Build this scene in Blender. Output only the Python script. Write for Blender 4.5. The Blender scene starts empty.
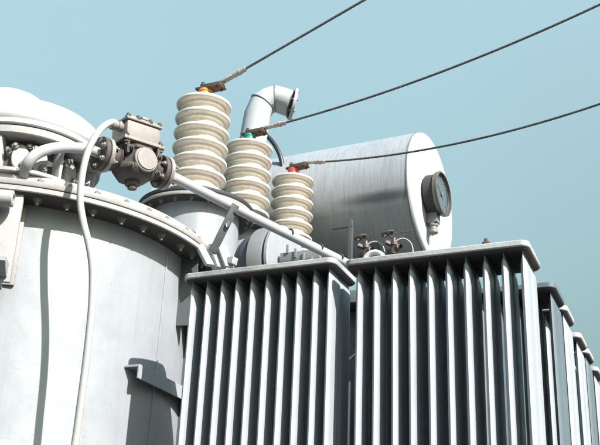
import bpy, bmesh, math, random
from mathutils import Vector as V, Matrix
random.seed(7)
S = bpy.context.scene
COL = S.collection
PI = math.pi
rad = math.radians

# ------------------------------------------------------------------ materials
def new_mat(name):
    m = bpy.data.materials.new(name); m.use_nodes = True
    nt = m.node_tree; b = nt.nodes['Principled BSDF']
    return m, nt, b

def noise(nt, scale, detail=6, rough=.6, stretch=(1, 1, 1), dist=0):
    tc = nt.nodes.new('ShaderNodeTexCoord'); mp = nt.nodes.new('ShaderNodeMapping')
    mp.inputs['Scale'].default_value = stretch
    g = nt.nodes.new('ShaderNodeNewGeometry')
    nt.links.new(g.outputs['Position'], mp.inputs['Vector'])
    n = nt.nodes.new('ShaderNodeTexNoise')
    n.inputs['Scale'].default_value = scale; n.inputs['Detail'].default_value = detail
    n.inputs['Roughness'].default_value = rough; n.inputs['Distortion'].default_value = dist
    nt.links.new(mp.outputs[0], n.inputs['Vector'])
    return n.outputs['Fac']

def ramp(nt, fac, p0, p1, c0=0., c1=1.):
    r = nt.nodes.new('ShaderNodeMapRange'); r.clamp = True
    r.inputs['From Min'].default_value = p0; r.inputs['From Max'].default_value = p1
    r.inputs['To Min'].default_value = c0; r.inputs['To Max'].default_value = c1
    nt.links.new(fac, r.inputs['Value']); return r.outputs[0]

def mix(nt, fac, a, b):
    m = nt.nodes.new('ShaderNodeMix'); m.data_type = 'RGBA'
    if isinstance(fac, float): m.inputs[0].default_value = fac
    else: nt.links.new(fac, m.inputs[0])
    for i, c in ((6, a), (7, b)):
        if isinstance(c, tuple): m.inputs[i].default_value = (*c, 1)
        else: nt.links.new(c, m.inputs[i])
    return m.outputs[2]

def paint(name, col, dirt=(.22, .2, .18), dirt_amt=.35, rough=.5, streak=.5, rust=0., bump=.15, spec=.4, spots=.0, buckle=0.):
    """weathered paint: broad dirt clouds, vertical run marks, small chips"""
    m, nt, b = new_mat(name)
    cloud = ramp(nt, noise(nt, 5, 8, .65), .45, .75, 0, dirt_amt)
    c = mix(nt, cloud, col, dirt)
    run = ramp(nt, noise(nt, 22, 5, .6, (1, 1, .07)), .52, .72, 0, streak * .5)
    c = mix(nt, run, c, tuple(x * .55 for x in col))
    fine = ramp(nt, noise(nt, 160, 4, .7), .35, .75, 0, .16)
    c = mix(nt, fine, c, tuple(x * .6 for x in col))
    if rust:
        rs = ramp(nt, noise(nt, 38, 9, .75, (1, 1, .6)), .66 - rust * .2, .72 - rust * .2)
        c = mix(nt, rs, c, (.13, .06, .035))
    if spots:
        sp = ramp(nt, noise(nt, 90, 3, .8), .70 - spots * .08, .72 - spots * .08)
        c = mix(nt, sp, c, (.06, .05, .045))
    nt.links.new(c, b.inputs['Base Color'])
    rg = ramp(nt, noise(nt, 14, 6, .6), .3, .7, rough - .1, rough + .15)
    nt.links.new(rg, b.inputs['Roughness'])
    b.inputs['Specular IOR Level'].default_value = spec
    bp = nt.nodes.new('ShaderNodeBump'); bp.inputs['Strength'].default_value = bump
    bp.inputs['Distance'].default_value = .004
    nt.links.new(noise(nt, 60, 8, .7), bp.inputs['Height'])
    if buckle:
        b2 = nt.nodes.new('ShaderNodeBump'); b2.inputs['Strength'].default_value = 1.; b2.inputs['Distance'].default_value = buckle
        nt.links.new(noise(nt, 3.2, 3, .5, (1, 1, .6)), b2.inputs['Height']); nt.links.new(b2.outputs[0], bp.inputs['Normal'])
    nt.links.new(bp.outputs[0], b.inputs['Normal'])
    return m

GREY = (.50, .515, .52)
M = {}
M['tank'] = paint('tank_paint', (.246, .256, .272), dirt=(.15, .155, .165), dirt_amt=.35, streak=.5, rough=.38, spots=.12, buckle=.012)
M['flange'] = paint('flange_paint', (.31, .295, .287), dirt=(.15, .11, .09), dirt_amt=.55, streak=.3, rust=.12, rough=.6, bump=.4)
M['cover'] = paint('cover_paint', (.43, .43, .43), dirt=(0.450, 0.435, 0.413), dirt_amt=.15, streak=.12, rough=.5)
M['radiator'] = paint('radiator_paint', (.28, .298, .322), dirt=(0.155, 0.155, 0.149), dirt_amt=.25, streak=.35, rough=.42, spots=.2)
M['radiator_dark'] = paint('radiator_dark_tone', (0.086, 0.112, 0.128), dirt=(0.075, 0.083, 0.083), dirt_amt=.3, streak=.3, rough=.5)  # darker blue-grey tone used on some rear radiators
M['header'] = paint('header_paint', (.33, .33, .33), dirt=(0.130, 0.122, 0.115), dirt_amt=.7, streak=.2, rust=.05, rough=.6, bump=.5)
M['pipe'] = paint('pipe_paint', (.335, .335, .345), dirt=(0.245, 0.223, 0.209), dirt_amt=.4, streak=.1, rough=.45)
M['vent'] = paint('vent_paint', (.335, .35, .36), dirt=(0.272, 0.272, 0.272), dirt_amt=.2, streak=.3, rough=.5)
M['relay'] = paint('relay_paint', (.235, .21, .195), dirt=(.09, .06, .045), dirt_amt=.55, streak=.3, rust=.1, rough=.55, bump=.5)
M['relay_dark'] = paint('relay_cast', (.055, .045, .042), dirt=(0.180, 0.120, 0.090), dirt_amt=.4, streak=.3, rust=.25, rough=.65, bump=.7)
M['bolt'] = paint('bolt_metal', (.17, .16, .15), dirt=(.06, .045, .035), dirt_amt=.6, streak=.1, rust=.3, rough=.5, bump=.4)
M['dark'] = paint('dark_gasket', (.03, .03, .032), dirt=(.08, .07, .06), dirt_amt=.3, streak=.1, rough=.7)
M['steel'] = paint('grey_steel', (0.165, 0.171, 0.171), dirt=(0.083, 0.072, 0.066), dirt_amt=.4, streak=.2, rough=.5)
M['rusty'] = paint('rusty_plate', (0.063, 0.038, 0.032), dirt=(0.140, 0.070, 0.042), dirt_amt=.5, streak=.2, rust=.1, rough=.6, bump=.7)
M['lug'] = paint('tinned_lug', (0.336, 0.304, 0.280), dirt=(0.128, 0.080, 0.064), dirt_amt=.6, streak=.2, rust=.25, rough=.45, bump=.5)
M['brass'] = paint('brass', (.085, .062, .05), dirt=(.025, .018, .014), dirt_amt=.6, streak=.2, rust=.1, rough=.35, bump=.5)
M['strap'] = paint('unlit_tone', (.05, .053, .057), dirt=(.07, .07, .07), dirt_amt=.4, streak=.1, rough=.5)  # dark tone giving bar, post and chamber end an unlit look
M['shade_dark'] = paint('painted_shade', (.05, .046, .043), dirt=(.12, .09, .07), dirt_amt=.5, streak=.1, rough=.8, bump=.5)  # dark tone that paints shade onto undersides and the recess
M['body'] = paint('body_paint', (.075, .085, .09), dirt=(.05, .05, .05), dirt_amt=.4, streak=.4, rough=.6)
M['wire'] = paint('wire_strands', (.085, .085, .085), dirt=(.15, .14, .13), dirt_amt=.3, rough=.5)
M['hose'] = paint('black_hose', (.02, .022, .025), dirt=(.05, .05, .05), rough=.4)
M['orange'] = paint('orange_ring', (.50, .20, .04), dirt=(.3, .1, .02), dirt_amt=.6, rough=.6)
M['green'] = paint('green_ring', (.015, .22, .15), dirt=(.02, .12, .08), dirt_amt=.4, rough=.4)
M['red'] = paint('red_ring', (.52, .07, .06), dirt=(.3, .03, .02), dirt_amt=.4, rough=.4)
M['concrete'] = paint('concrete', (.17, .17, .165), dirt=(.1, .1, .09), dirt_amt=.5, rough=.85, bump=.6)

# conservator: painted, combed with fine vertical wash marks, one dark patch
def conservator_mat():
    m, nt, b = new_mat('conservator_paint')
    col = (.285, .30, .312)
    run = ramp(nt, noise(nt, 60, 6, .75, (1, .10, .07)), .46, .70, 0, .55)
    c = mix(nt, run, col, (.12, .133, .145))
    cl = ramp(nt, noise(nt, 3, 6, .6), .5, .75, 0, .3)
    c = mix(nt, cl, c, (.15, .16, .17))
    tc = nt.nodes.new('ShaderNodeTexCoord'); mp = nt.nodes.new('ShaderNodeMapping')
    # dark patch along the axis, on the side towards the bushings
    mp.inputs['Location'].default_value = (-PATCH[0] / .30, -PATCH[1] / .3, -PATCH[2] / .045)
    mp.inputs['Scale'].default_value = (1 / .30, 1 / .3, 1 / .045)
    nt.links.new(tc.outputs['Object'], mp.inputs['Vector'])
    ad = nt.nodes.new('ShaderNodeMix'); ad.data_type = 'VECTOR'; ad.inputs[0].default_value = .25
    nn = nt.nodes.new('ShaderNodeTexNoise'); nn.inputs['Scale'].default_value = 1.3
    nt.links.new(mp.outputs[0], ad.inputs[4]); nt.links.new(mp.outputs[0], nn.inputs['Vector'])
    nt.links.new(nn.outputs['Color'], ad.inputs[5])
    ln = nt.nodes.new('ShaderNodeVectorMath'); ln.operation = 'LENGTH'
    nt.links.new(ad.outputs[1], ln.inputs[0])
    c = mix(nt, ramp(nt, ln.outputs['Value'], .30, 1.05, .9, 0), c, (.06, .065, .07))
    nt.links.new(c, b.inputs['Base Color'])
    b.inputs['Roughness'].default_value = .42
    bp = nt.nodes.new('ShaderNodeBump'); bp.inputs['Strength'].default_value = .12; bp.inputs['Distance'].default_value = .004
    nt.links.new(noise(nt, 40, 8, .7), bp.inputs['Height']); nt.links.new(bp.outputs[0], b.inputs['Normal'])
    return m

def porcelain():
    m, nt, b = new_mat('porcelain')
    c = mix(nt, ramp(nt, noise(nt, 9, 7, .65), .4, .75, 0, .55), (.64, .58, .51), (.47, .40, .33))
    c = mix(nt, ramp(nt, noise(nt, 50, 5, .7), .5, .8, 0, .55), c, (.19, .15, .12))
    nt.links.new(c, b.inputs['Base Color'])
    nt.links.new(ramp(nt, noise(nt, 20, 5), .3, .7, .22, .5), b.inputs['Roughness'])
    b.inputs['Coat Weight'].default_value = .6; b.inputs['Coat Roughness'].default_value = .18
    return m
M['porcelain'] = porcelain()

def simple(name, col, rough=.5, metal=0., **k):
    m, nt, b = new_mat(name)
    c = mix(nt, ramp(nt, noise(nt, 40, 5), .4, .7, 0, .35), col, tuple(x * .6 for x in col))
    nt.links.new(c, b.inputs['Base Color'])
    b.inputs['Roughness'].default_value = rough; b.inputs['Metallic'].default_value = metal
    return m
M['chrome'] = simple('gauge_ring', (.13, .115, .10), .4, .5)
M['dial'] = simple('dial_face', (.06, .09, .10), .6)
M['ink'] = simple('dial_marks', (.12, .14, .15), .6)
M['conduit'] = paint('conduit_sleeve', (.32, .31, .30), dirt=(.17, .15, .135), dirt_amt=.45, rough=.6, bump=.3)
def glass_mat():
    m, nt, b = new_mat('gauge_glass')
    b.inputs['Base Color'].default_value = (1, 1, 1, 1); b.inputs['Roughness'].default_value = .03
    b.inputs['Transmission Weight'].default_value = 1; b.inputs['IOR'].default_value = 1.3
    return m
M['glass'] = glass_mat()
def gravel():
    m, nt, b = new_mat('gravel')
    c = mix(nt, ramp(nt, noise(nt, 30, 8, .8), .35, .65), (.025, .025, .025), (.06, .06, .06))
    c = mix(nt, ramp(nt, noise(nt, .6, 6, .6), .4, .6, 0, .5), c, (.06, .058, .048))
    nt.links.new(c, b.inputs['Base Color']); b.inputs['Roughness'].default_value = .95
    bp = nt.nodes.new('ShaderNodeBump'); bp.inputs['Strength'].default_value = .8; bp.inputs['Distance'].default_value = .03
    nt.links.new(noise(nt, 30, 8, .8), bp.inputs['Height']); nt.links.new(bp.outputs[0], b.inputs['Normal'])
    return m
M['gravel'] = gravel()

# ------------------------------------------------------------------ mesh helpers
def frame(z, x=None):
    """3x3 matrix whose columns are x, y, z axes"""
    z = V(z).normalized()
    x = V(x) if x is not None else (V((0, 0, 1)) if abs(z.z) < .9 else V((1, 0, 0)))
    x = (x - z * x.dot(z)).normalized(); y = z.cross(x)
    return Matrix((x, y, z)).transposed()

def lathe(bm, prof, seg=32, loc=(0, 0, 0), z=(0, 0, 1), squash=1., x=None):
    """prof = [(r, h)...]; revolve about z"""
    R = frame(z, x); loc = V(loc); rings = []
    for r, h in prof:
        if r < 1e-6: rings.append([bm.verts.new(loc + R @ V((0, 0, h)))])
        else: rings.append([bm.verts.new(loc + R @ V((r * math.cos(2 * PI * i / seg), squash * r * math.sin(2 * PI * i / seg), h))) for i in range(seg)])
    for a, b in zip(rings, rings[1:]):
        for i in range(seg):
            j = (i + 1) % seg
            if len(a) == 1 and len(b) == 1: continue
            if len(a) == 1: bm.faces.new((a[0], b[j], b[i])) if False else bm.faces.new((a[0], b[i], b[j]))
            elif len(b) == 1: bm.faces.new((a[i], b[0], a[j])) if False else bm.faces.new((a[i], a[j], b[0]))
            else: bm.faces.new((a[i], a[j], b[j], b[i]))

def disc_prof(r, h0, h1, bev=.002):
    return [(0, h0), (r - bev, h0), (r, h0 + bev), (r, h1 - bev), (r - bev, h1), (0, h1)]

def smooth_path(pts, n=8):
    pts = [V(p) for p in pts]; out = []
    P = [pts[0] * 2 - pts[1]] + pts + [pts[-1] * 2 - pts[-2]]
    for i in range(1, len(P) - 2):
        for k in range(n):
            t = k / n
            a, b, c, d = P[i - 1], P[i], P[i + 1], P[i + 2]
            out.append(.5 * ((2 * b) + (c - a) * t + (2 * a - 5 * b + 4 * c - d) * t * t + (3 * b - 3 * c + d - a) * t ** 3))
    out.append(pts[-1]); return out

def tube(bm, path, r, seg=16, cap=True, ridge=0.):
    rings = []; n = len(path); up = None
    for i, p in enumerate(path):
        t = (path[min(i + 1, n - 1)] - path[max(i - 1, 0)]).normalized()
        if up is None: up = V((0, 0, 1)) if abs(t.z) < .9 else V((1, 0, 0))
        x = (up - t * up.dot(t)).normalized(); up = x; y = t.cross(x)
        rr = (r[i] if isinstance(r, (list, tuple)) else r) * (1 + (ridge if i % 2 else 0))
        rings.append([bm.verts.new(p + rr * (x * math.cos(2 * PI * k / seg) + y * math.sin(2 * PI * k / seg))) for k in range(seg)])
    for a, b in zip(rings, rings[1:]):
        for k in range(seg):
            j = (k + 1) % seg; bm.faces.new((a[k], a[j], b[j], b[k]))
    if cap:
        bm.faces.new(list(reversed(rings[0]))); bm.faces.new(rings[-1])

def box(bm, c, s, R=None, bev=0.):
    """box centred at c with full sizes s, axes in the columns of R"""
    g = bmesh.ops.create_cube(bm, size=1.)['verts']
    for v in g: v.co = V((v.co.x * s[0], v.co.y * s[1], v.co.z * s[2]))
    if bev:
        ed = list({e for v in g for e in v.link_edges})
        g = list({v for f in bmesh.ops.bevel(bm, geom=ed, offset=bev, segments=2, affect='EDGES', profile=.6)['faces'] for v in f.verts} | {v for v in g if v.is_valid})
    for v in g:
        v.co = (R @ v.co if R is not None else v.co) + V(c)

def prism(bm, pts, z0, z1, loc=(0, 0, 0), R=None):
    """extrude 2D outline"""
    R = R or Matrix.Identity(3); loc = V(loc)
    a = [bm.verts.new(loc + R @ V((x, y, z0))) for x, y in pts]; b = [bm.verts.new(loc + R @ V((x, y, z1))) for x, y in pts]
    n = len(pts)
    for i in range(n): j = (i + 1) % n; bm.faces.new((a[i], a[j], b[j], b[i]))
    bm.faces.new(list(reversed(a))); bm.faces.new(b)

def rrect(x0, y0, x1, y1, r, n=5):
    out = []
    for cx, cy, a in ((x1 - r, y1 - r, 0), (x0 + r, y1 - r, 90), (x0 + r, y0 + r, 180), (x1 - r, y0 + r, 270)):
        for k in range(n + 1):
            t = rad(a + 90 * k / n); out.append((cx + r * math.cos(t), cy + r * math.sin(t)))
    return out

def hexbolt(bm, p, z, r=.012, h=.010, stud=.012):
    """hex head with a stub of thread, pointing along z"""
    R = frame(z); p = V(p)
    a = random.random()
    prism(bm, [(r * math.cos(a + PI / 3 * k), r * math.sin(a + PI / 3 * k)) for k in range(6)], -.004, h, p, R)
    lathe(bm, [(r * 1.35, -.003), (r * 1.35, .0015), (r * .5, .002), (r * .5, h + stud), (0, h + stud)], 10, p, z)

def link(name, bm, mat, parent=None, angle=35, bevel=0.):
    bmesh.ops.recalc_face_normals(bm, faces=bm.faces)
    me = bpy.data.meshes.new(name); bm.to_mesh(me); bm.free()
    me.materials.append(M[mat] if isinstance(mat, str) else mat)
    me.shade_smooth(); me.set_sharp_from_angle(angle=rad(angle))
    o = bpy.data.objects.new(name, me); COL.objects.link(o)
    if parent is not None:
        o.parent = parent; o.matrix_parent_inverse = parent_inv(parent)
    if bevel:
        b = o.modifiers.new('bevel', 'BEVEL'); b.width = bevel; b.segments = 2; b.limit_method = 'ANGLE'; b.angle_limit = rad(40)
    return o

def parent_inv(p):
    m = Matrix.Translation(p.location) if p.parent is None else p.parent.matrix_basis.copy() @ p.matrix_parent_inverse @ Matrix.Translation(p.location)
    return m.inverted()

def thing(name, label, cat, loc, group=None):
    o = bpy.data.objects.new(name, None); COL.objects.link(o); o.location = loc; o.empty_display_size = .1
    tag(o, label, cat, group); return o

def bolt(parent, p, z, r=.012, h=.010, stud=.012, mat='bolt'):
    bm = NB(); hexbolt(bm, p, z, r, h, stud); return link('bolt', bm, mat, parent, 25)

def tag(o, label, cat, group=None):
    o['label'] = label; o['category'] = cat
    if group: o['group'] = group
    return o

def NB(): return bmesh.new()

# ------------------------------------------------------------------ camera, light, sky
CR = Matrix(((0.922704, 0.121605, 0.365827), (0.383629, -0.383238, -0.840213), (0.038025, 0.915610, -0.400266)))
cam = bpy.data.cameras.new('camera'); cam.lens = 60; cam.sensor_width = 36; cam.sensor_fit = 'HORIZONTAL'; cam.clip_end = 5000; cam.clip_start = .05
co = bpy.data.objects.new('camera', cam); COL.objects.link(co)
co.matrix_world = Matrix.Translation((0, 0, 1.6)) @ CR.to_4x4(); S.camera = co

AZ, EL = rad(26), rad(38)
sd = V((math.cos(AZ) * math.cos(EL), -math.sin(AZ) * math.cos(EL), math.sin(EL)))
sun = bpy.data.lights.new('sun', 'SUN'); sun.energy = 5.0; sun.angle = rad(.53); sun.color = (1, .975, .95)
so = bpy.data.objects.new('sun', sun); COL.objects.link(so); so.location = (3, -3, 9)
so.rotation_euler = (-sd).to_track_quat('-Z', 'Y').to_euler()

w = bpy.data.worlds.new('World'); S.world = w; w.use_nodes = True; nt = w.node_tree
bg = nt.nodes['Background']; bg.inputs['Strength'].default_value = .080
sk = nt.nodes.new('ShaderNodeTexSky'); sk.sky_type = 'NISHITA'; sk.sun_disc = False
sk.sun_elevation = EL; sk.sun_rotation = math.atan2(sd.x, sd.y)
sk.air_density = 1.0; sk.dust_density = 1.5; sk.ozone_density = 1.0
hs = nt.nodes.new('ShaderNodeHueSaturation'); hs.inputs['Hue'].default_value = .5; hs.inputs['Saturation'].default_value = .8; hs.inputs['Value'].default_value = 1.
nt.links.new(sk.outputs[0], hs.inputs['Color'])
gm = nt.nodes.new('ShaderNodeMix'); gm.data_type = 'RGBA'; gm.blend_type = 'MULTIPLY'; gm.inputs[0].default_value = 1
gm.inputs[7].default_value = (1.70,1.91,1.45,1)
nt.links.new(hs.outputs[0], gm.inputs[6])
tc = nt.nodes.new('ShaderNodeTexCoord'); sx = nt.nodes.new('ShaderNodeSeparateXYZ'); nt.links.new(tc.outputs['Generated'], sx.inputs[0])
g0 = ramp(nt, sx.outputs['Z'], .24, .60, .40, 1.12); gz = ramp(nt, sx.outputs['Z'], .66, 1., 1., .35)
gmul = nt.nodes.new('ShaderNodeMath'); gmul.operation = 'MULTIPLY'; nt.links.new(g0, gmul.inputs[0]); nt.links.new(gz, gmul.inputs[1]); gr = gmul.outputs[0]
cz = mix(nt, ramp(nt, sx.outputs['Z'], .60, .74), (1., 1., 1.), (.66, .92, 1.48))
zm = nt.nodes.new('ShaderNodeVectorMath'); zm.operation = 'MULTIPLY'; nt.links.new(gm.outputs[2], zm.inputs[0]); nt.links.new(cz, zm.inputs[1])
hz = nt.nodes.new('ShaderNodeTexNoise'); hz.inputs['Scale'].default_value = 2.2; hz.inputs['Detail'].default_value = 5; nt.links.new(tc.outputs['Generated'], hz.inputs['Vector'])
hv = ramp(nt, hz.outputs['Fac'], .3, .7, .965, 1.035); gq = nt.nodes.new('ShaderNodeMath'); gq.operation = 'MULTIPLY'; nt.links.new(gr, gq.inputs[0]); nt.links.new(hv, gq.inputs[1])
g2 = nt.nodes.new('ShaderNodeVectorMath'); g2.operation = 'SCALE'; nt.links.new(zm.outputs[0], g2.inputs[0]); nt.links.new(gq.outputs[0], g2.inputs['Scale'])
nt.links.new(g2.outputs[0], bg.inputs['Color'])

S.render.engine = 'CYCLES'
S.view_settings.view_transform = 'Standard'; S.view_settings.look = 'None'; S.view_settings.exposure = 1.18; S.view_settings.gamma = 1

# ------------------------------------------------------------------ ground
bm = NB(); n = 40
bmesh.ops.create_grid(bm, x_segments=2, y_segments=2, size=1500)
g = link('ground', bm, 'gravel'); g['kind'] = 'structure'
bm = NB(); box(bm, (-2.0, 5.5, .075), (5.2, 6.6, .15), bev=.01)
g = link('pavement', bm, 'concrete'); g['kind'] = 'structure'

# ------------------------------------------------------------------ main tank (round-ended bell tank)
TC = V((-2.69, 3.26, 0)); RW = .72; RF = .83; ZF = 3.10
t = thing('transformer_tank', 'large pale grey round-ended steel tank with bolted rim, behind the hanging sleeve', 'tank', (TC.x, TC.y, .15))
bm = NB(); lathe(bm, [(RW, .15), (RW, 3.099)], 128, TC); 
# weld seam
link('wall', bm, 'tank', t)
bm = NB()
for a in (-4,):
    pth = [TC + V(((RW + .001) * math.cos(rad(a + random.uniform(-.12, .12))), (RW + .001) * math.sin(rad(a + random.uniform(-.12, .12))), .2 + 2.88 * k / 160)) for k in range(161)]
    tube(bm, pth, [.003 + .0022 * random.random() for _ in pth], 8)
link('weld_seam', bm, 'tank', t)
bm = NB(); lathe(bm, [(.60, 3.098), (RF - .003, 3.098), (RF, 3.101), (RF, 3.117), (RF - .003, 3.119), (.6, 3.119)], 160, TC)
link('lower_rim', bm, 'flange', t)
bm = NB(); lathe(bm, [(RW - .01, 3.0935), (RF - .010, 3.0935), (RF - .009, 3.0955), (RF - .010, 3.0975), (RW - .01, 3.0975)], 160, TC); link('shade_ring', bm, 'shade_dark', t)  # added dark ring, shade under the rim put into its colour
bm = NB(); lathe(bm, [(.60, 3.120), (RF - .006, 3.1195), (RF - .006, 3.1225), (.6, 3.1225)], 128, TC)
link('gasket', bm, 'dark', t)
bm = NB(); lathe(bm, [(.60, 3.123), (RF - .001, 3.123), (RF + .001, 3.126), (RF + .001, 3.142), (RF - .003, 3.145), (.6, 3.145)], 160, TC)
link('upper_rim', bm, 'flange', t)
bm = NB(); lathe(bm, [(.60, 3.146), (.800, 3.146), (.803, 3.149), (.803, 3.172), (.80, 3.175), (.4, 3.175)], 160, TC)
link('top_ring', bm, 'cover', t)
for k in range(48):
    a = rad(-90 + 360 * k / 48 + 2.2 + random.uniform(-.8, .8)); 
    if not (-125 < math.degrees(a) < 45): continue
    p = TC + V((.787 * math.cos(a), .787 * math.sin(a), 0))
    bolt(t, p + V((0, 0, 3.093)), (0, 0, -1), .0135, .012, .012); bolt(t, p + V((.022 * math.cos(a), .022 * math.sin(a), 3.146)), (0, 0, 1), .0125, .012, .006)
# stiffener ribs beside the radiator, and cast lug at the left
for a in (6, 14):
    bm = NB(); p = TC + V((math.cos(rad(a)) * (RW + .035), math.sin(rad(a)) * (RW + .035), 2.95)); box(bm, p, (.075, .012, .29), frame((0, 0, 1), (math.cos(rad(a)), math.sin(rad(a)), 0)))
    link('stiffener', bm, 'body', t)  # dark tone puts the shade beside the radiator into the ribs
# lifting lug plate
def polar(a, r, z): return V((TC.x + r * math.cos(rad(a)), TC.y + r * math.sin(rad(a)), z))
LA = -60.5
er = V((math.cos(rad(LA)), math.sin(rad(LA)), 0)); et = V((-er.y, er.x, 0))
bm = NB(); box(bm, polar(LA + 1, RW + .004, 2.925), (.012, .15, .30), frame((0, 0, 1), er), bev=.003)
box(bm, V((-2.2786, 2.6900, 2.8886)) , (.02, .075, .20), frame((0, 0, 1), er), bev=.003)
link('lug_pad', bm, 'flange', t)
c0 = V((-2.2672, 2.5850, 2.9310))
bm = NB(); box(bm, c0 + et * -.012 - er * .0, (.02, .125, .345), frame((0, 0, 1), er), bev=.004); link('lug_plate', bm, 'flange', t)
bm = NB(); box(bm, c0 - er * .045, (.09, .02, .34), frame((0, 0, 1), er)); link('lug_rib', bm, 'tank', t)
p = V((-2.2112, 2.5450, 3.0494))
bm = NB(); lathe(bm, [(.024, 0), (.030, .004), (.030, .20), (.024, .203)], 28, p, -et); lathe(bm, [(.024, 0), (.017, .001), (.016, .1), (0, .1)], 28, p, -et)
link('trunnion', bm, 'flange', t)
bm = NB(); prism(bm, [(-.02, 0), (.045, 0), (.045, -.02), (.0, -.085), (-.02, -.085)], .06, .075, V((-2.2399, 2.5850, 3.0399)), Matrix((er, V((0, 0, 1)), -et)).transposed()); link('lug_rib', bm, 'shade_dark', t)
bm = NB(); prism(bm, [(-.02, 0), (.05, 0), (.05, -.015), (.0, -.05), (-.02, -.05)], .02, .14, V((-2.1998, 2.5850, 2.8246)), Matrix((er, V((0, 0, 1)), -et)).transposed()); link('lug_rib', bm, 'tank', t)
# round hand-hole low on the wall
q = V((-2.0592, 2.5500, 2.0520))
dq = V((q.x - TC.x, q.y - TC.y, 0)).normalized()
bm = NB(); c0 = V((TC.x, TC.y, q.z)) + dq * (RW - .02)
lathe(bm, [(.12, 0), (.12, .09), (.165, .092), (.168, .095), (.168, .118), (.165, .121), (.155, .122), (.152, .128), (0, .135)], 64, c0, dq)
link('handhole', bm, 'cover', t)

# ------------------------------------------------------------------ domed head standing on the tank, over a recessed bolted ring
HC = V((-2.41, 2.80, 0)); HR = .295
def hpolar(a, r, z): return V((HC.x + r * math.cos(rad(a)), HC.y + r * math.sin(rad(a)), z))
d = thing('domed_head', 'white two-tier domed cover over a recessed bolted ring, on top of the round tank', 'cover', (HC.x, HC.y, 3.176))
bm = NB(); lathe(bm, [(.225, 3.176), (.225, 3.335)], 96, HC); link('recess_wall', bm, 'shade_dark', d)  # wall coloured dark so the recess looks shaded
bm = NB(); lathe(bm, [(.10, 3.1755), (.285, 3.1755), (.287, 3.178), (.287, 3.190), (.284, 3.192), (.1, 3.192)], 96, HC); link('base_ring', bm, 'flange', d)
ZR = 3.325
bm = NB(); lathe(bm, [(.20, ZR), (HR - .004, ZR), (HR, ZR + .004), (HR, ZR + .030), (HR - .003, ZR + .032), (.2, ZR + .032)], 128, HC); link('rim', bm, 'flange', d)
bm = NB(); lathe(bm, [(.2, ZR + .0325), (HR - .006, ZR + .0325), (HR - .006, ZR + .037), (.2, ZR + .037)], 128, HC); link('gasket', bm, 'dark', d)
bm = NB(); z = ZR + .0375
pr = [(.2, z), (HR + .002, z), (HR + .006, z + .004), (HR + .006, z + .020), (HR + .001, z + .024), (.3015, z + .03), (.304, z + .05), (.303, z + .068), (.298, z + .088), (.284, z + .110), (.260, z + .131), (.23, z + .148), (.19, z + .162), (.155, z + .170), (.1, z + .18), (0, z + .18)]
lathe(bm, pr, 128, HC); link('dome', bm, 'cover', d, 40)
bm = NB(); pr = [(.17, z + .150), (.168, z + .178), (.162, z + .200), (.148, z + .222), (.125, z + .240), (.095, z + .253), (.06, z + .261), (.03, z + .264), (0, z + .265)]
lathe(bm, pr, 96, HC + V((-.075, -.045, .004))); link('crown', bm, 'cover', d, 40)
for k in range(22):
    a = -103 + 16.36 * k
    er2 = V((math.cos(rad(a)), math.sin(rad(a)), 0)); R = frame((0, 0, 1), er2)
    if k % 3 != 2:   # oval clamp with two bolts
        bm = NB()
        lathe(bm, [(0, 0), (.046, 0), (.052, .004), (.052, .014), (.048, .020), (0, .024)], 28, hpolar(a, .226, 3.255), er2, squash=.62, x=(0, 0, 1))
        link('clamp', bm, 'flange', d)
        bolt(d, hpolar(a - 5, .244, 3.294), er2, .013, .013, .008); bolt(d, hpolar(a + 4, .248, 3.222), er2, .014, .014, .008)
        if k % 2: bolt(d, hpolar(a + 7, .235, 3.300), er2, .012, .016, .008)
    else:
        bm = NB(); box(bm, hpolar(a, .25, 3.258), (.06, .012, .131), R, bev=.003); link('rib', bm, 'cover', d)
        bolt(d, hpolar(a + 7, .228, 3.275), er2, .014, .018, .02)

# ------------------------------------------------------------------ bracket on the tank wall
b = thing('channel_bracket', 'dark channel steel bracket jutting from the tank wall beside the left radiator', 'bracket', (-1.92, 3.2, 2.5))
x0, x1 = -2.0, -1.937; y0, y1 = 3.04, 3.55; zt = 2.566
bm = NB(); prism(bm, [(x0, zt), (x1, zt), (x1, zt - .052), (x1 - .008, zt - .052), (x1 - .008, zt - .008), (x0, zt - .008)], y0, y1, (0, 0, 0), Matrix(((1, 0, 0), (0, 0, 1), (0, 1, 0))))
link('channel', bm, 'radiator', b, bevel=.001)

# ------------------------------------------------------------------ transformer body under the radiators
b = thing('transformer', 'dark rectangular steel casing of the transformer behind the radiator fins', 'transformer', (-2.3, 6, .15))
bm = NB(); box(bm, (-2.42, 5.75, 1.50), (2.4, 4.6, 2.68), bev=.01); link('casing', bm, 'body', b)
bm = NB(); box(bm, (-2.42, 5.75, 2.87), (2.56, 4.76, .05), bev=.004); link('cover_plate', bm, 'body', b)

# ------------------------------------------------------------------ radiators
def flute_section(dep, t0, web, n=30, flutes=2):
    """closed outline of one pressed panel: rounded flutes joined by a pinched web"""
    ys = [dep * k / n for k in range(n + 1)]
    def h(y):
        u = (y / dep * flutes) % 1.0 if y < dep else 1.0
        return max(0., 1 - abs(2 * u - 1) ** 3.6) ** .5
    return ys, h

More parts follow.
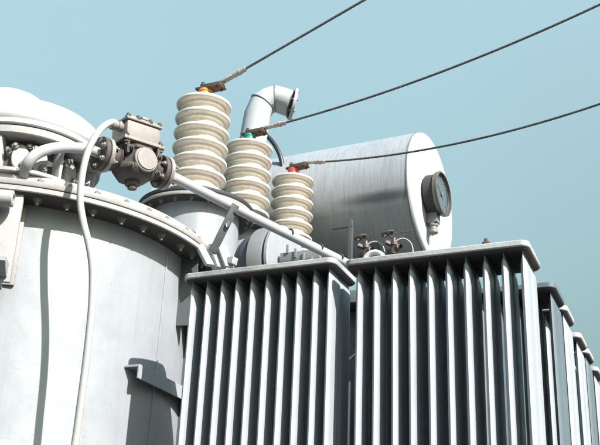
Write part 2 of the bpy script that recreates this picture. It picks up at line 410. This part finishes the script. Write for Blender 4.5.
def panel_bm(x, y0, dep, zt, zb, t=.0115, flutes=2):
    bm = NB(); n = 36
    ys, h = flute_section(dep, t, .002, n, flutes)
    def ring(z, k):
        pts = []
        for y in ys: pts.append((x + (.0016 + (t - .0016) * h(y) * k) * (0 if y in (ys[0], ys[-1]) else 1), y0 + y))
        left = []
        for y in reversed(ys[1:-1]): left.append((x - (.0016 + (t - .0016) * h(y) * k), y0 + y))
        return [bm.verts.new((p[0], p[1], z)) for p in pts + left]
    zs = [(zb, 0), (zb + .05, .0), (zb + .055, .5), (zb + .075, 1)]
    top = zt - .024
    zs += [(zb + .3, 1), ((zb + top) / 2, 1), (top - .30, 1), (top - .040, 1), (top - .022, .93), (top - .010, .75), (top - .002, .42), (top, 0), (zt, 0)]
    rs = [ring(z, k) for z, k in zs]; m = len(rs[0])
    for a, b in zip(rs, rs[1:]):
        for i in range(m): j = (i + 1) % m; bm.faces.new((a[i], a[j], b[j], b[i]))
    bm.faces.new(list(reversed(rs[0]))); bm.faces.new(rs[-1])
    return bm

def tilt(): return random.uniform(-.001, .001)

def radiator(x0, x1, y0, dep, ztop, fx0, fx1, label, mat='radiator', n=10, zb=.75, hmat='header', lug=True):
    r = thing('radiator', label, 'radiator', ((x0 + x1) / 2, y0 + dep / 2, zb), 'finned radiator banks along the transformer')
    bm = NB()
    prism(bm, rrect(x0, y0, x1, y0 + dep, .028), ztop - .022, ztop)
    b2 = NB(); prism(b2, rrect(x0 + .006, y0 + .006, x1 - .006, y0 + dep - .006, .024), ztop - .0255, ztop - .0225); link('shade_plate', b2, 'shade_dark', r)  # added dark sheet standing in for shade under the header
    link('header_plate', bm, hmat, r, bevel=.004)
    bm = NB(); prism(bm, rrect(x0, y0, x1, y0 + dep, .028), zb - .03, zb - .008); link('header_plate', bm, hmat, r, bevel=.004)
    for i in range(n):
        x = fx0 + (fx1 - fx0) * i / (n - 1) + random.uniform(-.0012, .0012)
        link('fin', panel_bm(x + tilt(), y0 + .030 + random.uniform(-.0015, .0015), dep - .040, ztop - .0215, zb - .012), mat, r, 50)
    # support pillar to the pad
    bm = NB(); box(bm, ((x0 + x1) / 2, y0 + dep / 2, (zb - .03 + .15) / 2), (x1 - x0 - .06, .06, zb - .03 - .15)); link('stand', bm, 'steel', r)
    return r

r1 = radiator(-1.717, -1.137, 2.910, .238, 2.8465, -1.688, -1.164, 'grey ten-fin radiator in front, next to the round tank')
r2 = radiator(-1.103, -.491, 2.912, .234, 2.8305, -1.063, -.516, 'grey front radiator of ten tall fins on the right, below the large horizontal cylinder')
bm = NB(); tube(bm, [V((-1.013 + .034 * math.cos(PI * k / 20), 2.96, 2.830 + .034 * math.sin(PI * k / 20))) for k in range(21)], .0095, 12)
link('lifting_eye', bm, 'cover', r2)
bm = NB(); hexbolt(bm, (-.628, 2.94, 2.8305), (0, 0, 1), .014, .014, .012); link('bolt', bm, 'rusty', r2)
labs = ['dark blue-grey radiator directly behind the right front radiator', 'pale radiator just behind the dark blue-grey one, third header from the front at the right',
        'pale radiator fourth from the front at the right edge', 'dark blue-grey radiator, fifth from the front at the right edge',
        'pale radiator farthest back at the right edge of the photo']
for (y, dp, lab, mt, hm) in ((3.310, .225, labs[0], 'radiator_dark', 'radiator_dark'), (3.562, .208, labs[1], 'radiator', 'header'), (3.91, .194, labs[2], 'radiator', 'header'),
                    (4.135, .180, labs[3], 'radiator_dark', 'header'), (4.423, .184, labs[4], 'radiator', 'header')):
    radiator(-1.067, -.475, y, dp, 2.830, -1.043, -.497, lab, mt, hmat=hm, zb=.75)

# ------------------------------------------------------------------ turrets and bushings
def turret(c, r, z0, z1, label, ov=.082, nb=20, name='bushing_turret'):
    t = thing(name, label, 'turret', (c[0], c[1], z0), 'turrets under the insulators')
    c = V((c[0], c[1], 0))
    bm = NB(); lathe(bm, [(r, z0), (r, z1)], 80, c); link('wall', bm, 'tank', t)
    bm = NB(); lathe(bm, [(.05, z1), (r + ov - .002, z1), (r + ov, z1 + .003), (r + ov, z1 + .016), (r + ov - .002, z1 + .018), (.05, z1 + .018)], 96, c); link('lower_rim', bm, 'flange', t)
    bm = NB(); lathe(bm, [(r - .01, z1 - .004), (r + ov - .008, z1 - .004), (r + ov - .007, z1 - .002), (r + ov - .008, z1 - .0005), (r - .01, z1 - .0005)], 96, c); link('shade_ring', bm, 'shade_dark', t)  # added dark ring standing in for shade below the turret rim
    bm = NB(); lathe(bm, [(.05, z1 + .019), (r + ov - .004, z1 + .019), (r + ov - .004, z1 + .025), (.05, z1 + .025)], 96, c); link('gasket', bm, 'dark', t)
    bm = NB(); lathe(bm, [(.05, z1 + .026), (r + ov - .002, z1 + .026), (r + ov, z1 + .03), (r + ov, z1 + .045), (r + ov - .003, z1 + .048), (.16, z1 + .075), (0, z1 + .075)], 96, c); link('upper_rim', bm, 'dark', t)
    for k in range(nb):
        a = 2 * PI * k / nb + .1; p = c + V(((r + ov * .55) * math.cos(a), (r + ov * .55) * math.sin(a), z1 - .0045))
        bm = NB(); hexbolt(bm, p, (0, 0, -1), .010, .009, .010); link('bolt', bm, 'bolt', t, 25)
    return t

def bushing(c, ztop, R, pitch, n, colour, label, zbase):
    """ztop = height of the rim of the uppermost shed"""
    o = thing('insulator_bushing', label, 'insulator', (c[0], c[1], zbase), 'ribbed insulators with wires')
    c = V((c[0], c[1], 0)); prof = [(R * .50, zbase)]
    core = R * .735
    for k in range(n - 1, -1, -1):
        z = ztop - k * pitch
        prof += [(R * f_, z + pitch * g_) for f_, g_ in ((.67, -.74), (.68, -.52), (.70, -.40), (.73, -.36), (.775, -.345), (.792, -.32), (.80, -.22), (.82, -.185), (.87, -.17), (.92, -.165), (.96, -.145), (.985, -.10), (.998, -.045), (1., .005), (.99, .055), (.96, .09), (.89, .12), (.66, .215))]
    prof += [(core * .8, ztop + pitch * .42), (core * .45, ztop + pitch * .46), (0, ztop + pitch * .46)]
    bm = NB(); lathe(bm, prof, 144, c); link('porcelain_sheds', bm, 'porcelain', o, 60)
    zc = ztop + pitch * .44
    bm = NB(); lathe(bm, [(R * .30, zc), (R * .30, zc + .018), (R * .25, zc + .022), (R * .25, zc + .05), (R * .27, zc + .053), (R * .27, zc + .066), (0, zc + .068)], 24, c)
    hexbolt(bm, c + V((R * .22, -.01, zc + .02)), (.9, -.4, 0), .012, .012, .01)
    link('coloured_cap', bm, colour, o)
    bm = NB(); lathe(bm, [(R * .72, zbase - .005), (R * .72, zbase + .03), (R * .55, zbase + .05)], 40, c); link('base_ring', bm, 'steel', o)
    return o, c + V((0, 0, zc + .068))

def terminal(o, top, wire_dir, L=.16, s=1.):
    """rusty clamp plate on the cap, bolt, and a tinned lug towards the wire; returns lug end"""
    dh = V(wire_dir).normalized(); hz = V((dh.x, dh.y, 0)).normalized()
    R = frame((0, 0, 1), hz)
    bm = NB(); box(bm, top + hz * .035 * s + V((0, 0, .006)), (.17 * s, .075 * s, .012), R, bev=.002)
    box(bm, top + hz * .055 * s + V((0, 0, .0205)), (.12 * s, .06 * s, .016), R, bev=.002)
    for sx, sy in ((.1, .02), (.03, -.02), (.09, -.022)): hexbolt(bm, top + hz * sx * s + R @ V((0, sy * s, 0)) , (0, 0, -1), .009, .008, .006)
    link('clamp_plate', bm, 'rusty', o)
    bm = NB(); lathe(bm, [(.016, 0), (.016, .035), (.011, .037), (.011, .05), (0, .05)], 12, top + V((0, 0, .01)) - hz * .02 * s); link('stud', bm, 'dark', o)
    st = top + hz * .10 * s + V((0, 0, .032)); R2 = frame(dh.cross(V((0, 0, 1))).normalized(), dh)
    bm = NB(); box(bm, st + dh * L * .25, (L * .55, .034, .012), frame(dh.cross(hz.cross(V((0, 0, 1)))).normalized() if False else V((0, 0, 1)) - dh * dh.z, dh), bev=.002)
    hexbolt(bm, st + dh * L * .12 + V((0, 0, -.006)), (0, 0, -1), .009, .008, .006)
    tube(bm, [st + dh * L * .42, st + dh * L * .6, st + dh * L * 1.1], [.011, .017, .015], 12)
    tube(bm, [st + dh * L * .8, st + dh * L * .86], [.019, .019], 12)
    link('cable_lug', bm, 'lug', o)
    return st + dh * L * 1.05

def wire(p0, p1, sag, r, label):
    pts = []
    for k in range(181):
        u = k / 60; p = p0.lerp(p1, u); p.z -= sag * 4 * u * (1 - u); pts.append(p)
    bm = NB()
    for s in range(5):   # twisted strands
        ph = 2 * PI * s / 5; q = []
        for k in range(1441):
            u = k / 480; f = u * 60; i = min(int(f), 179); p = pts[i].lerp(pts[i + 1], f - i)
            tt = (pts[i + 1] - pts[i]).normalized(); x = V((0, 0, 1)); x = (x - tt * x.dot(tt)).normalized(); y = tt.cross(x)
            a = ph + u * (p1 - p0).length / .16 * 2 * PI
            q.append(p + (x * math.cos(a) + y * math.sin(a)) * r * .52)
        tube(bm, q, r * .52, 6)
    return tag(link('overhead_wire', bm, 'wire', None, 60), label, 'wire', 'wires running up from the insulators')

B1 = V((-2.6046, 4.4900, 4.5714)); B2 = V((-2.7571, 5.4100, 4.7709)); B3 = V((-2.7572, 6.1700, 4.8766))
turret((B1.x + .01, B1.y), .245, 2.90, 3.85, 'grey round turret with bolted rim under the tallest, leftmost insulator')
turret((B2.x + .02, B2.y + .02), .20, 2.90, B2.z - .66, 'grey turret below the middle insulator, mostly behind the sloping pipe', nb=16)
turret((B3.x, B3.y), .22, 2.90, B3.z - .66, 'grey turret below the smallest insulator, behind the sloping pipe', nb=16)
W1 = V((-1.2354, 4.4500, 5.2119)); W2 = V((-0.0503, 5.2000, 5.3563)); W3 = V((-0.1639, 5.7500, 4.9581))
o1, t1 = bushing((B1.x, B1.y), B1.z, .163, .096, 7, 'orange', 'largest ribbed cream insulator on the left, with an orange cap', B1.z - .665)
o2, t2 = bushing((B2.x, B2.y), B2.z, .163, .099, 6, 'green', 'middle ribbed cream insulator with a green cap', B2.z - .60)
o3, t3 = bushing((B3.x, B3.y), B3.z, .160, .0935, 6, 'red', 'smallest ribbed cream insulator with a red cap, in front of the cylinder', B3.z - .60)
def first_dir(t, W, sag): 
    v = (W - t); v.z -= sag * 4; return v
for o, tp, W, sag, lab in ((o1, t1, W1, .0, 'wire running steeply up from the orange-capped insulator'), (o2, t2, W2, .085, 'sagging wire running from the green-capped insulator to the upper right'),
                           (o3, t3, W3, .11, 'lowest wire, crossing the front of the cylinder from the red-capped insulator')):
    e = terminal(o, tp, first_dir(tp, W, sag))
    wire(e, W, sag * .9, .0075 if o is not o3 else .0075, lab)

# ------------------------------------------------------------------ conservator
CE = V((-1.892, 6.90, 4.984)) + V((-.02, 0, -.045)); CR_ = .53; ax = V((-1, .04, -.0)).normalized(); LEN = 2.3
t = thing('conservator_tank', 'large horizontal grey cylinder with a white end and round gauge, above the radiators', 'cylindrical tank', CE)
PATCH = V(V((-2.0915, 6.4200, 4.7800)))
M['cons'] = conservator_mat()
bm = NB()
R = frame(ax); lathe(bm, [(CR_, .0), (CR_, LEN)], 128, CE, ax)
ob = link('shell', bm, 'cons', t, 60)
bm = NB(); lathe(bm, [(CR_ + .004, -.004), (CR_ + .004, .006), (CR_, .007)], 128, CE, ax); link('weld_seam', bm, 'steel', t)
bm = NB(); pr = [(CR_ + .001, -.003)]
for k in range(1, 13):
    u = k / 12 * PI / 2; pr.append((CR_ - .03 + .03 * math.cos(u) if k < 12 else CR_ - .03, -.003 - .03 * math.sin(u)))
pr += [(CR_ * .6, -.045), (0, -.055)]
lathe(bm, pr, 128, CE, ax); link('end_cap', bm, 'cover', t, 50)
bm = NB(); pr = [(CR_, LEN), (CR_ - .04, LEN + .04), (0, LEN + .06)]; lathe(bm, pr, 96, CE, ax); link('end_cap', bm, 'cover', t)
up = V((0, 0, 1)); up = (up - ax * up.dot(ax)).normalized()
bm = NB(); p = CE + ax * .62 + up * CR_; lathe(bm, [(.05, -.01), (.05, .02), (.032, .02), (.032, .055), (.02, .06), (0, .06)], 20, p, up); link('filler_plug', bm, 'steel', t)
# gauge on the end
gc = V((-1.8414, 6.7200, 4.8782)); gc = CE + (gc - CE) - ax * ((gc - CE).dot(ax)); 
out = -ax; gd = (out + V((0, -.03, .0))).normalized()
GR = .172
G = link('oil_gauge', (lambda bm: (lathe(bm, [(.115, .045), (.115, .065), (.125, .065), (.125, .085), (.08, .09), (.08, .10), (GR * .9, .105), (GR * .93, .11), (GR * .93, .19)], 56, gc - gd * .045, gd), bm)[1])(NB()), 'dark', t)
bm = NB(); lathe(bm, [(GR * .90, .186), (GR, .188), (GR + .004, .194), (GR + .004, .222), (GR - .003, .226), (GR - .010, .226), (GR - .012, .205), (GR - .03, .204)], 64, gc - gd * .045, gd); link('bezel', bm, 'chrome', G)
bm = NB(); lathe(bm, [(GR - .012, .2), (0, .2)], 64, gc - gd * .045, gd); link('dial', bm, 'dial', G)
Rg = frame(gd, (0, 0, 1))
bm = NB()
for k in range(11):
    a = rad(-120 + 24 * k); u = Rg @ V((math.cos(a), math.sin(a), 0)); box(bm, gc - gd * .045 + gd * .2035 + u * .125, (.022 if k % 5 else .034, .005, .002), frame(gd, u))
link('scale_marks', bm, 'ink', G); bm = NB()
a = rad(60); u = Rg @ V((math.cos(a), math.sin(a), 0)); box(bm, gc - gd * .045 + gd * .207 + u * .035, (.16, .008, .002), frame(gd, u))
lathe(bm, [(.016, .203), (.016, .21), (0, .212)], 16, gc - gd * .045, gd)
link('pointer', bm, 'ink', G)
for k in range(8):
    a = 2 * PI * k / 8; u = Rg @ V((math.cos(a), math.sin(a), 0)); bolt(G, gc - gd * .045 + gd * .10 + u * .104, gd, .012, .012, .008)
dn = -(Rg @ V((1, 0, 0)))
bm = NB(); box(bm, gc - gd * .045 + gd * .135 + dn * .19, (.09, .075, .085), Rg, bev=.008); link('terminal_box', bm, 'steel', G)
bm = NB(); lathe(bm, [(.035, 0), (.035, .02), (.028, .022), (.028, .05), (.034, .052), (.034, .075), (0, .076)], 20, gc - gd * .045 + gd * .135 + dn * .235, dn); link('cable_gland', bm, 'bolt', G)
# conservator supports
for s in (.35, 1.9):
    p = CE + ax * s; bm = NB()
    box(bm, V((p.x, p.y, (p.z - CR_ * .8 + 2.9) / 2)), (.05, .6, p.z - CR_ * .8 - 2.9)); link('support', bm, 'body', t)

# thin angle post beside the conservator
bm = NB(); p = V((-1.4866, 4.0000, 3.2743)); q = V((-1.4948, 4.0000, 3.4398))
box(bm, (p + q) / 2 , (.014, .006, (q - p).length + .1), bev=.001)
box(bm, (p + q) / 2 + V((.009, .012, 0)), (.004, .024, (q - p).length + .1), bev=.001)
e = V((-1.5771, 4.0000, 3.4530)); f_ = V((-1.4778, 4.0000, 3.4553))
box(bm, (e + f_) / 2 + V((0, .005, 0)), ((e - f_).length, .014, .007), frame((0, 0, 1), (f_ - e)))
box(bm, V((p.x, p.y, 2.3)), (.02, .02, 1.6))
tag(link('angle_post', bm, 'strap'), 'thin grey angle post with a short top arm, between the two front radiators', 'post')  # post coloured dark to look unlit

# ------------------------------------------------------------------ vent pipe
t = thing('vent_pipe', 'white elbowed vent pipe with flange, rising behind the middle insulator', 'pipe', V((-3.1231, 6.1000, 5.0056)))
P = [V((-3.1118, 6.1000, 4.8348)), V((-3.0916, 6.1000, 5.1724)), V((-3.0548, 6.1000, 5.4739))]
r = .105
c1 = V((-3.0184, 6.1100, 5.5804)); c2 = V((-2.9357, 6.1500, 5.6276)); c3 = V((-2.8095, 6.1900, 5.5761))
pth = [P[0], P[1], P[2], P[2].lerp(c1, .9), c1.lerp(c2, .45), c2, c2.lerp(c3, .4), c3]
bm = NB(); tube(bm, pth, r, 40); link('elbow', bm, 'vent', t, 20)
bm = NB()
for k in (3, 5):
    dd = (pth[k + 1] - pth[k - 1]).normalized(); lathe(bm, [(r, -.008), (r + .006, 0), (r, .008)], 40, pth[k], dd)
link('weld_seam', bm, 'steel', t)
fd = (c3 - c2).normalized(); fd = (V((.923, .384, .038)) * .955 - V((.122, -.383, .916)) * .24 + V((-.5, .73, .45)) * .10).normalized()
bm = NB(); lathe(bm, [(0, 0), (.125, 0), (.128, .003), (.128, .022), (.125, .025), (0, .025)], 48, c3, fd)
link('flange', bm, 'vent', t)
Rf = frame(fd)
for k in range(8):
    a = 2 * PI * k / 8 + .2; u = Rf @ V((math.cos(a), math.sin(a), 0)); bolt(t, c3 + u * .115, -fd, .009, .008, .008); bolt(t, c3 + u * .115 + fd * .025, fd, .009, .008, .004)
bm = NB(); tube(bm, smooth_path([V((-3.1847, 6.5000, 5.5364)), V((-3.1276, 6.5000, 5.4801)), V((-3.0697, 6.5000, 5.3966)), V((-3.0250, 6.5000, 5.2981)), V((-3.0024, 6.5000, 5.1955)), V((-2.9927, 6.5000, 5.0872))]), .019, 14)
tag(link('black_hose', bm, 'hose'), 'black curved hose between the middle and smallest insulators', 'hose')

# ------------------------------------------------------------------ gas relay with its flanges and pipes
L = V((-2.0519, 2.8100, 3.3312)); Rr = V((-1.9286, 3.0450, 3.3471)); A = (Rr - L).normalized()
UP = V((0, 0, 1)); UPp = (UP - A * UP.dot(A)).normalized(); F = A.cross(UPp).normalized()      # F faces right, towards the viewer
if F.dot(V((.5, -.7, -.4))) < 0: F = -F
RA = Matrix((A, F, UPp)).transposed()
t = thing('gas_relay', 'beige cast gas relay with bolted flanges and round side cover, between two pipes', 'relay', (L + Rr) / 2)
def rp(a, f, u): return L + A * a + F * f + UPp * u
D = (Rr - L).length
for s, (c, sg) in enumerate(((L, 1), (Rr, -1))):
    bm = NB(); lathe(bm, disc_prof(.067, -.019, -.002), 48, c, A); link('flange', bm, 'relay_dark' if s == 0 else 'relay_dark', t)
    bm = NB(); lathe(bm, disc_prof(.062, -.003, .004), 48, c, A); link('gasket', bm, 'dark', t)
    bm = NB(); lathe(bm, disc_prof(.067, .004, .020), 48, c, A); link('flange', bm, 'relay', t)
    for k in range(6):
        a = 2 * PI * k / 6 + .3; u = (F * math.cos(a) + UPp * math.sin(a)) * .051
        bolt(t, c + u - A * .019, -A, .0105, .010, .006); bolt(t, c + u + A * .020, A, .0105, .010, .012)
# cast body
bm = NB()
tube(bm, [L + A * .02, L + A * .05, L + A * .06], [.042, .042, .055], 24)
tube(bm, [Rr - A * .08, Rr - A * .06, Rr - A * .019], [.055, .042, .042], 24)
mid = L + A * (D * .5)
lathe(bm, [(0, -.078), (.050, -.075), (.066, -.066), (.082, -.045), (.084, -.030), (.078, -.026), (.078, .030), (.086, .034), (.086, .048), (.06, .05), (0, .05)], 8, mid, UPp, x=(A * math.cos(PI / 8) + F * math.sin(PI / 8)))
link('cast_body', bm, 'relay_dark', t, 40, bevel=.003)
bm = NB(); lathe(bm, [(.0, .055), (.050, .055), (.050, .077), (.047, .080), (.044, .080), (.042, .085), (.0, .086)], 40, mid + UPp * -.006 + A * .012, F); link('side_cover', bm, 'relay', t)
for sa, su in ((-.052, .028), (-.05, -.045), (.074, .022), (.070, -.046)):
    bolt(t, mid + A * sa + UPp * su + F * .070, F, .009, .008, .006, 'relay_dark')
for sa in (-.064, .070):
    bm = NB(); box(bm, mid + A * sa + UPp * .035 + F * .045, (.012, .05, .06), RA, bev=.003); link('web', bm, 'relay_dark', t)
bm = NB(); lathe(bm, [(.03, 0), (.03, .014), (.018, .016), (.018, .03), (0, .031)], 8, mid - UPp * .078, -UPp); link('drain_plug', bm, 'relay_dark', t)
bm = NB(); lathe(bm, [(.052, .05), (.052, .07), (.03, .074), (0, .074)], 32, mid, -F); link('side_cover', bm, 'relay', t)
bm = NB(); box(bm, mid + UPp * .068 + A * .004, (.180, .150, .014), RA, bev=.003); link('top_flange', bm, 'relay', t)
bm = NB(); box(bm, mid + UPp * .112 + A * .004, (.150, .125, .074), RA, bev=.012); link('terminal_box', bm, 'relay', t)
bm = NB(); box(bm, mid + UPp * .156 + A * .004, (.162, .137, .014), RA, bev=.006); box(bm, mid + UPp * .165 + A * .004, (.12, .11, .016), RA, bev=.007); box(bm, mid + UPp * .170 + A * .004, (.03, .138, .012), RA, bev=.004); link('lid', bm, 'relay', t)
for sa, sf in ((-.066, .058), (.074, .058), (-.066, -.058), (.074, -.058), (.03, .060), (-.025, .060)):
    bm = NB(); hexbolt(bm, mid + UPp * .162 + A * sa + F * sf, UPp, .009, .010, .004); link('bolt', bm, 'relay_dark', t)
for sa in (-.072, .080):
    bolt(t, mid + UPp * .075 + A * sa + F * .063, UPp, .010, .010, .008, 'relay_dark'); bolt(t, mid + UPp * .060 + A * sa + F * .063, -UPp, .010, .012, .012, 'relay_dark')
bm = NB(); lathe(bm, [(.02, 0), (.02, .016), (.012, .018), (.012, .032), (0, .033)], 16, mid + A * .078 + UPp * .112, A); link('plug', bm, 'relay', t)
bm = NB(); gp = mid - A * .070 + UPp * .128 + F * .02
lathe(bm, [(.021, -.0), (.021, .020), (.017, .021), (.017, .030), (.022, .031), (.022, .050), (.015, .052)], 18, gp, -A); link('cable_gland', bm, 'relay', t)
# left pipe: from the relay back over the recessed ring to the tank top
m_ = M['pipe']
p_end = V((-2.235, 2.60, 3.176))
bm = NB(); pts = [L - A * .018, V((-2.0771, 2.7350, 3.3214)), V((-2.1185, 2.6700, 3.3020)), V((-2.1496, 2.6200, 3.2758)), V((-2.1757, 2.5850, 3.2422)), V((-2.2013, 2.5750, 3.2048)), p_end]
tube(bm, smooth_path(pts, 8), .0205, 24); lathe(bm, [(.034, 0), (.034, .010), (.021, .012)], 24, p_end)
tag(link('bent_pipe', bm, 'pipe'), 'pale bent pipe from the tank rim up to the left flange of the gas relay', 'pipe')
# long pipe towards the conservator
t = thing('sloping_pipe', 'long pale pipe running diagonally from the gas relay to behind the left front radiator', 'pipe', Rr)
E1 = V((-1.4708, 3.9000, 3.2325)); dE = (E1 - Rr).normalized()
bm = NB(); pts = [Rr + A * .02, Rr.lerp(E1, .5), E1, E1 + dE * .35, E1 + dE * .6 + V((-.1, .3, .35)), CE + ax * .35 + V((-.05, -.1, -CR_))]
pp = [pts[0], pts[1]] + smooth_path(pts[2:], 6); tube(bm, pp, .0205, 24); link('pipe', bm, 'pipe', t)
# pipe clips standing on its far side
for (a_, b_) in ((285, 231), (316, 247), (338, 258)):
    u = (a_ - 165) / 180.; c = Rr.lerp(E1, u); bm = NB()
    pth = [c + V((-.3 * 0, .0, 0)) + (V((0, 0, 1)) * math.sin(k) + V((.95, -.3, 0)) * math.cos(k)) * .026 for k in [PI * j / 14 for j in range(15)]]
    tube(bm, pth, .004, 8); link('clip', bm, 'dark', t)
# flat strap holding the pipe
t = thing('pipe_strap', 'grey slotted flat bar propping up the sloping pipe', 'bracket', V((-1.8748, 3.3600, 3.1227)))
a0 = V((-1.8666, 3.3600, 3.1350)); a1 = V((-1.7056, 3.3000, 3.2766)); dd = (a1 - a0).normalized(); vw = V((.45, -.75, -.45)).normalized()
Rs = frame((vw + V((.5, 0, .1))).normalized(), dd)
bm = NB(); box(bm, (a0 + a1) / 2, ((a1 - a0).length, .034, .006), Rs, bev=.001); link('bar', bm, 'strap', t)  # bar colour darkened as if it stood in shadow
bm = NB(); lathe(bm, [(.007, 0), (.007, .0015), (0, .002)], 12, a0.lerp(a1, .60) + Rs @ V((0, 0, .003)), Rs @ V((0, 0, 1)), squash=2.0, x=Rs @ V((0, 1, 0)))
link('slot', bm, 'cover', t)
bm = NB(); hexbolt(bm, a0.lerp(a1, .85) + Rs @ V((0, 0, .003)), Rs @ V((0, 0, 1)), .008, .008, .004); link('bolt', bm, 'dark', t)
# bright clamp plates on the rim, under the strap
t = thing('rim_clamp', 'white angled clamp plate and long bolt on the tank rim, under the slotted bar', 'clamp', V((-1.8129, 3.2800, 3.0413)))
bm = NB(); a0 = V((-1.8529, 3.3600, 3.1378)); a1 = V((-1.8134, 3.3600, 3.0452)); box(bm, (a0 + a1) / 2, (.035, .05, (a1 - a0).length * 1.15), frame((a0 - a1), (.9, -.3, 0)), bev=.003); link('plate', bm, 'cover', t)
bm = NB(); a0 = V((-1.8068, 3.3600, 3.1366)); a1 = V((-1.7683, 3.3600, 3.0488)); box(bm, (a0 + a1) / 2, (.010, .05, (a1 - a0).length * 1.15), frame((a0 - a1), (.9, -.3, 0)), bev=.002); link('plate', bm, 'cover', t)
bm = NB(); a0 = V((-1.7563, 3.3600, 3.0692)); box(bm, a0, (.035, .03, .03), frame((.2, 0, 1), (.9, -.3, 0)), bev=.002); link('plate', bm, 'header', t)
bm = NB(); a0 = V((-1.9066, 3.2800, 3.1748)); a1 = V((-1.8303, 3.2800, 3.0347)); tube(bm, [a0, a1], .006, 10); hexbolt(bm, a0, (a0 - a1), .012, .012, .006); hexbolt(bm, a0.lerp(a1, .85), (a1 - a0), .012, .012, .006); link('bolt', bm, 'dark', t)
bm = NB(); a0 = V((-1.8964, 3.2800, 3.1647)); a1 = V((-1.8167, 3.2800, 3.0331)); box(bm, (a0 + a1) / 2, (.016, .04, (a1 - a0).length * 1.1), frame((a0 - a1), (.9, -.3, 0)), bev=.002); link('plate', bm, 'cover', t)

# ------------------------------------------------------------------ round drum behind the left radiator
t = thing('oil_drum_chamber', 'grey horizontal round chamber with a raised band, behind the left radiator header', 'chamber', V((-1.9301, 4.0000, 3.3253)))
dc = V((-1.8699, 4.0200, 3.3005)); da = V((1, -.12, 0)).normalized()
bm = NB(); pr = [(0, -.20)]
for k in range(1, 9):
    u = k / 8 * PI / 2; pr.append((.175 * math.sin(u), -.06 - .14 * math.cos(u)))
pr += [(.175, -.04)]
lathe(bm, pr, 56, dc, da); link('rounded_end', bm, 'strap', t, 50)  # dark colour makes the sunlit rounded end look unlit
bm = NB(); lathe(bm, [(.15, -.045), (.189, -.043), (.192, -.040), (.192, .035), (.190, .038), (.12, .038)], 72, dc, da); link('band', bm, 'steel', t)
bm = NB(); lathe(bm, [(.12, .038), (.184, .040), (.184, .050), (.12, .052)], 72, dc, da); link('gasket', bm, 'dark', t)
bm = NB(); lathe(bm, [(.190, .052), (.190, .066), (.175, .070), (0, .075)], 56, dc, da); link('end_plate', bm, 'tank', t)

# ribbed grey strip behind it
bm = NB(); a0 = V((-1.7720, 3.9200, 3.3418)); a1 = V((-1.6190, 3.9200, 3.2497))
box(bm, (a0 + a1) / 2, ((a1 - a0).length * 1.1, .03, .045), frame((0, 0, 1), (a1 - a0)), bev=.003)  # plain grey bar, ribs added along its front
for k in range(4):
    p = a0.lerp(a1, .1 + .27 * k); box(bm, p + V((0, -.018, 0)), (.010, .010, .044), bev=.001)
tag(link('ribbed_strip', bm, 'steel'), 'small grey ribbed strip under the sloping pipe, right of the round chamber', 'strip')

# ------------------------------------------------------------------ flexible sleeve hanging down the tank
pts = [gp - A * .045, V((-2.0228, 2.8000, 3.4619)), V((-2.0172, 2.7400, 3.4073)), V((-1.9951, 2.6700, 3.3246)), V((-2.0025, 2.6500, 3.2580)), V((-2.0052, 2.6400, 3.1768)), V((-2.0040, 2.6400, 3.0972)), V((-1.9973, 2.6430, 3.0389)), V((-1.9723, 2.6450, 2.9595)), V((-1.9423, 2.6480, 2.8816)), V((-1.9220, 2.6520, 2.8068)), V((-1.9123, 2.6560, 2.7346)),
       V((-1.9063, 2.6600, 2.6463)), V((-1.9059, 2.6640, 2.5430)), V((-1.9089, 2.6700, 2.4428)), V((-1.9124, 2.6740, 2.3443)), V((-1.9174, 2.6800, 2.2483)), V((-1.9167, 2.6800, 2.1687)), V((-1.9009, 2.6800, 1.9687)), V((-1.8932, 2.7000, 1.7379))]
bm = NB(); tube(bm, smooth_path(pts, 20), .0122, 18, ridge=.06)
tag(link('flexible_conduit', bm, 'conduit'), 'beige flexible cable sleeve looping from the gas relay down the tank wall', 'cable sleeve')

# ------------------------------------------------------------------ brass valves behind the right radiator header
def valve(px, hp, label):
    t = thing('brass_valve', label, 'valve', px, 'small brass valves')
    p = V(px); h = V(hp); k_ = .62
    def sc(pr): return [(a * k_, b * k_) for a, b in pr]
    bm = NB(); lathe(bm, sc([(.026, -.05), (.026, -.01), (.016, -.008), (.016, .01), (.024, .012), (.024, .03), (.014, .034), (.012, .06), (0, .062)]), 12, p); lathe(bm, sc([(.022, -.045), (.022, .045), (.015, .047), (.015, .06)]), 10, p + V((0, 0, -.01)), (.9, -.4, .1))
    lathe(bm, sc([(.017, 0), (.017, .04), (0, .042)]), 6, p + V((-.01, 0, .012)), (-.8, -.5, .3)); link('valve_body', bm, 'brass', t)
    bm = NB(); path = [h + V((.022 * math.cos(2 * PI * k / 20), (.017) * math.sin(2 * PI * k / 20), .007 * math.cos(2 * PI * k / 20))) for k in range(21)]
    tube(bm, path, .0042, 8); tube(bm, [path[0], path[10]], .0032, 8); tube(bm, [path[5], path[15]], .0032, 8); link('handwheel', bm, 'brass', t)
    bm = NB(); tube(bm, [p + V((0, 0, .03)), h], .0030, 8); tube(bm, [h, h + V((.11, .02, .006))], .0016, 6); link('stem', bm, 'rusty', t)
    bm = NB(); tube(bm, smooth_path([p + V((.0, 0, .02)), p + V((.025, .01, .036)), p + V((.05, .02, .03)), p + V((.066, .03, -.005)), p + V((.066, .03, -.12))]), .0028, 8); link('thin_tube', bm, 'lug', t)
    bm = NB(); tube(bm, [p + V((0, 0, -.03)), p + V((0, 0, -.35))], .012, 10); link('riser', bm, 'steel', t)
valve(V((-1.2034, 3.4200, 3.0741)), V((-1.2270, 3.4200, 3.1300)), 'brass valve with handwheel left of the lifting eye, behind the right radiator header')
valve(V((-1.0892, 3.4200, 3.0728)), V((-1.1157, 3.4200, 3.1329)), 'brass valve with handwheel right of the lifting eye, behind the right radiator header')
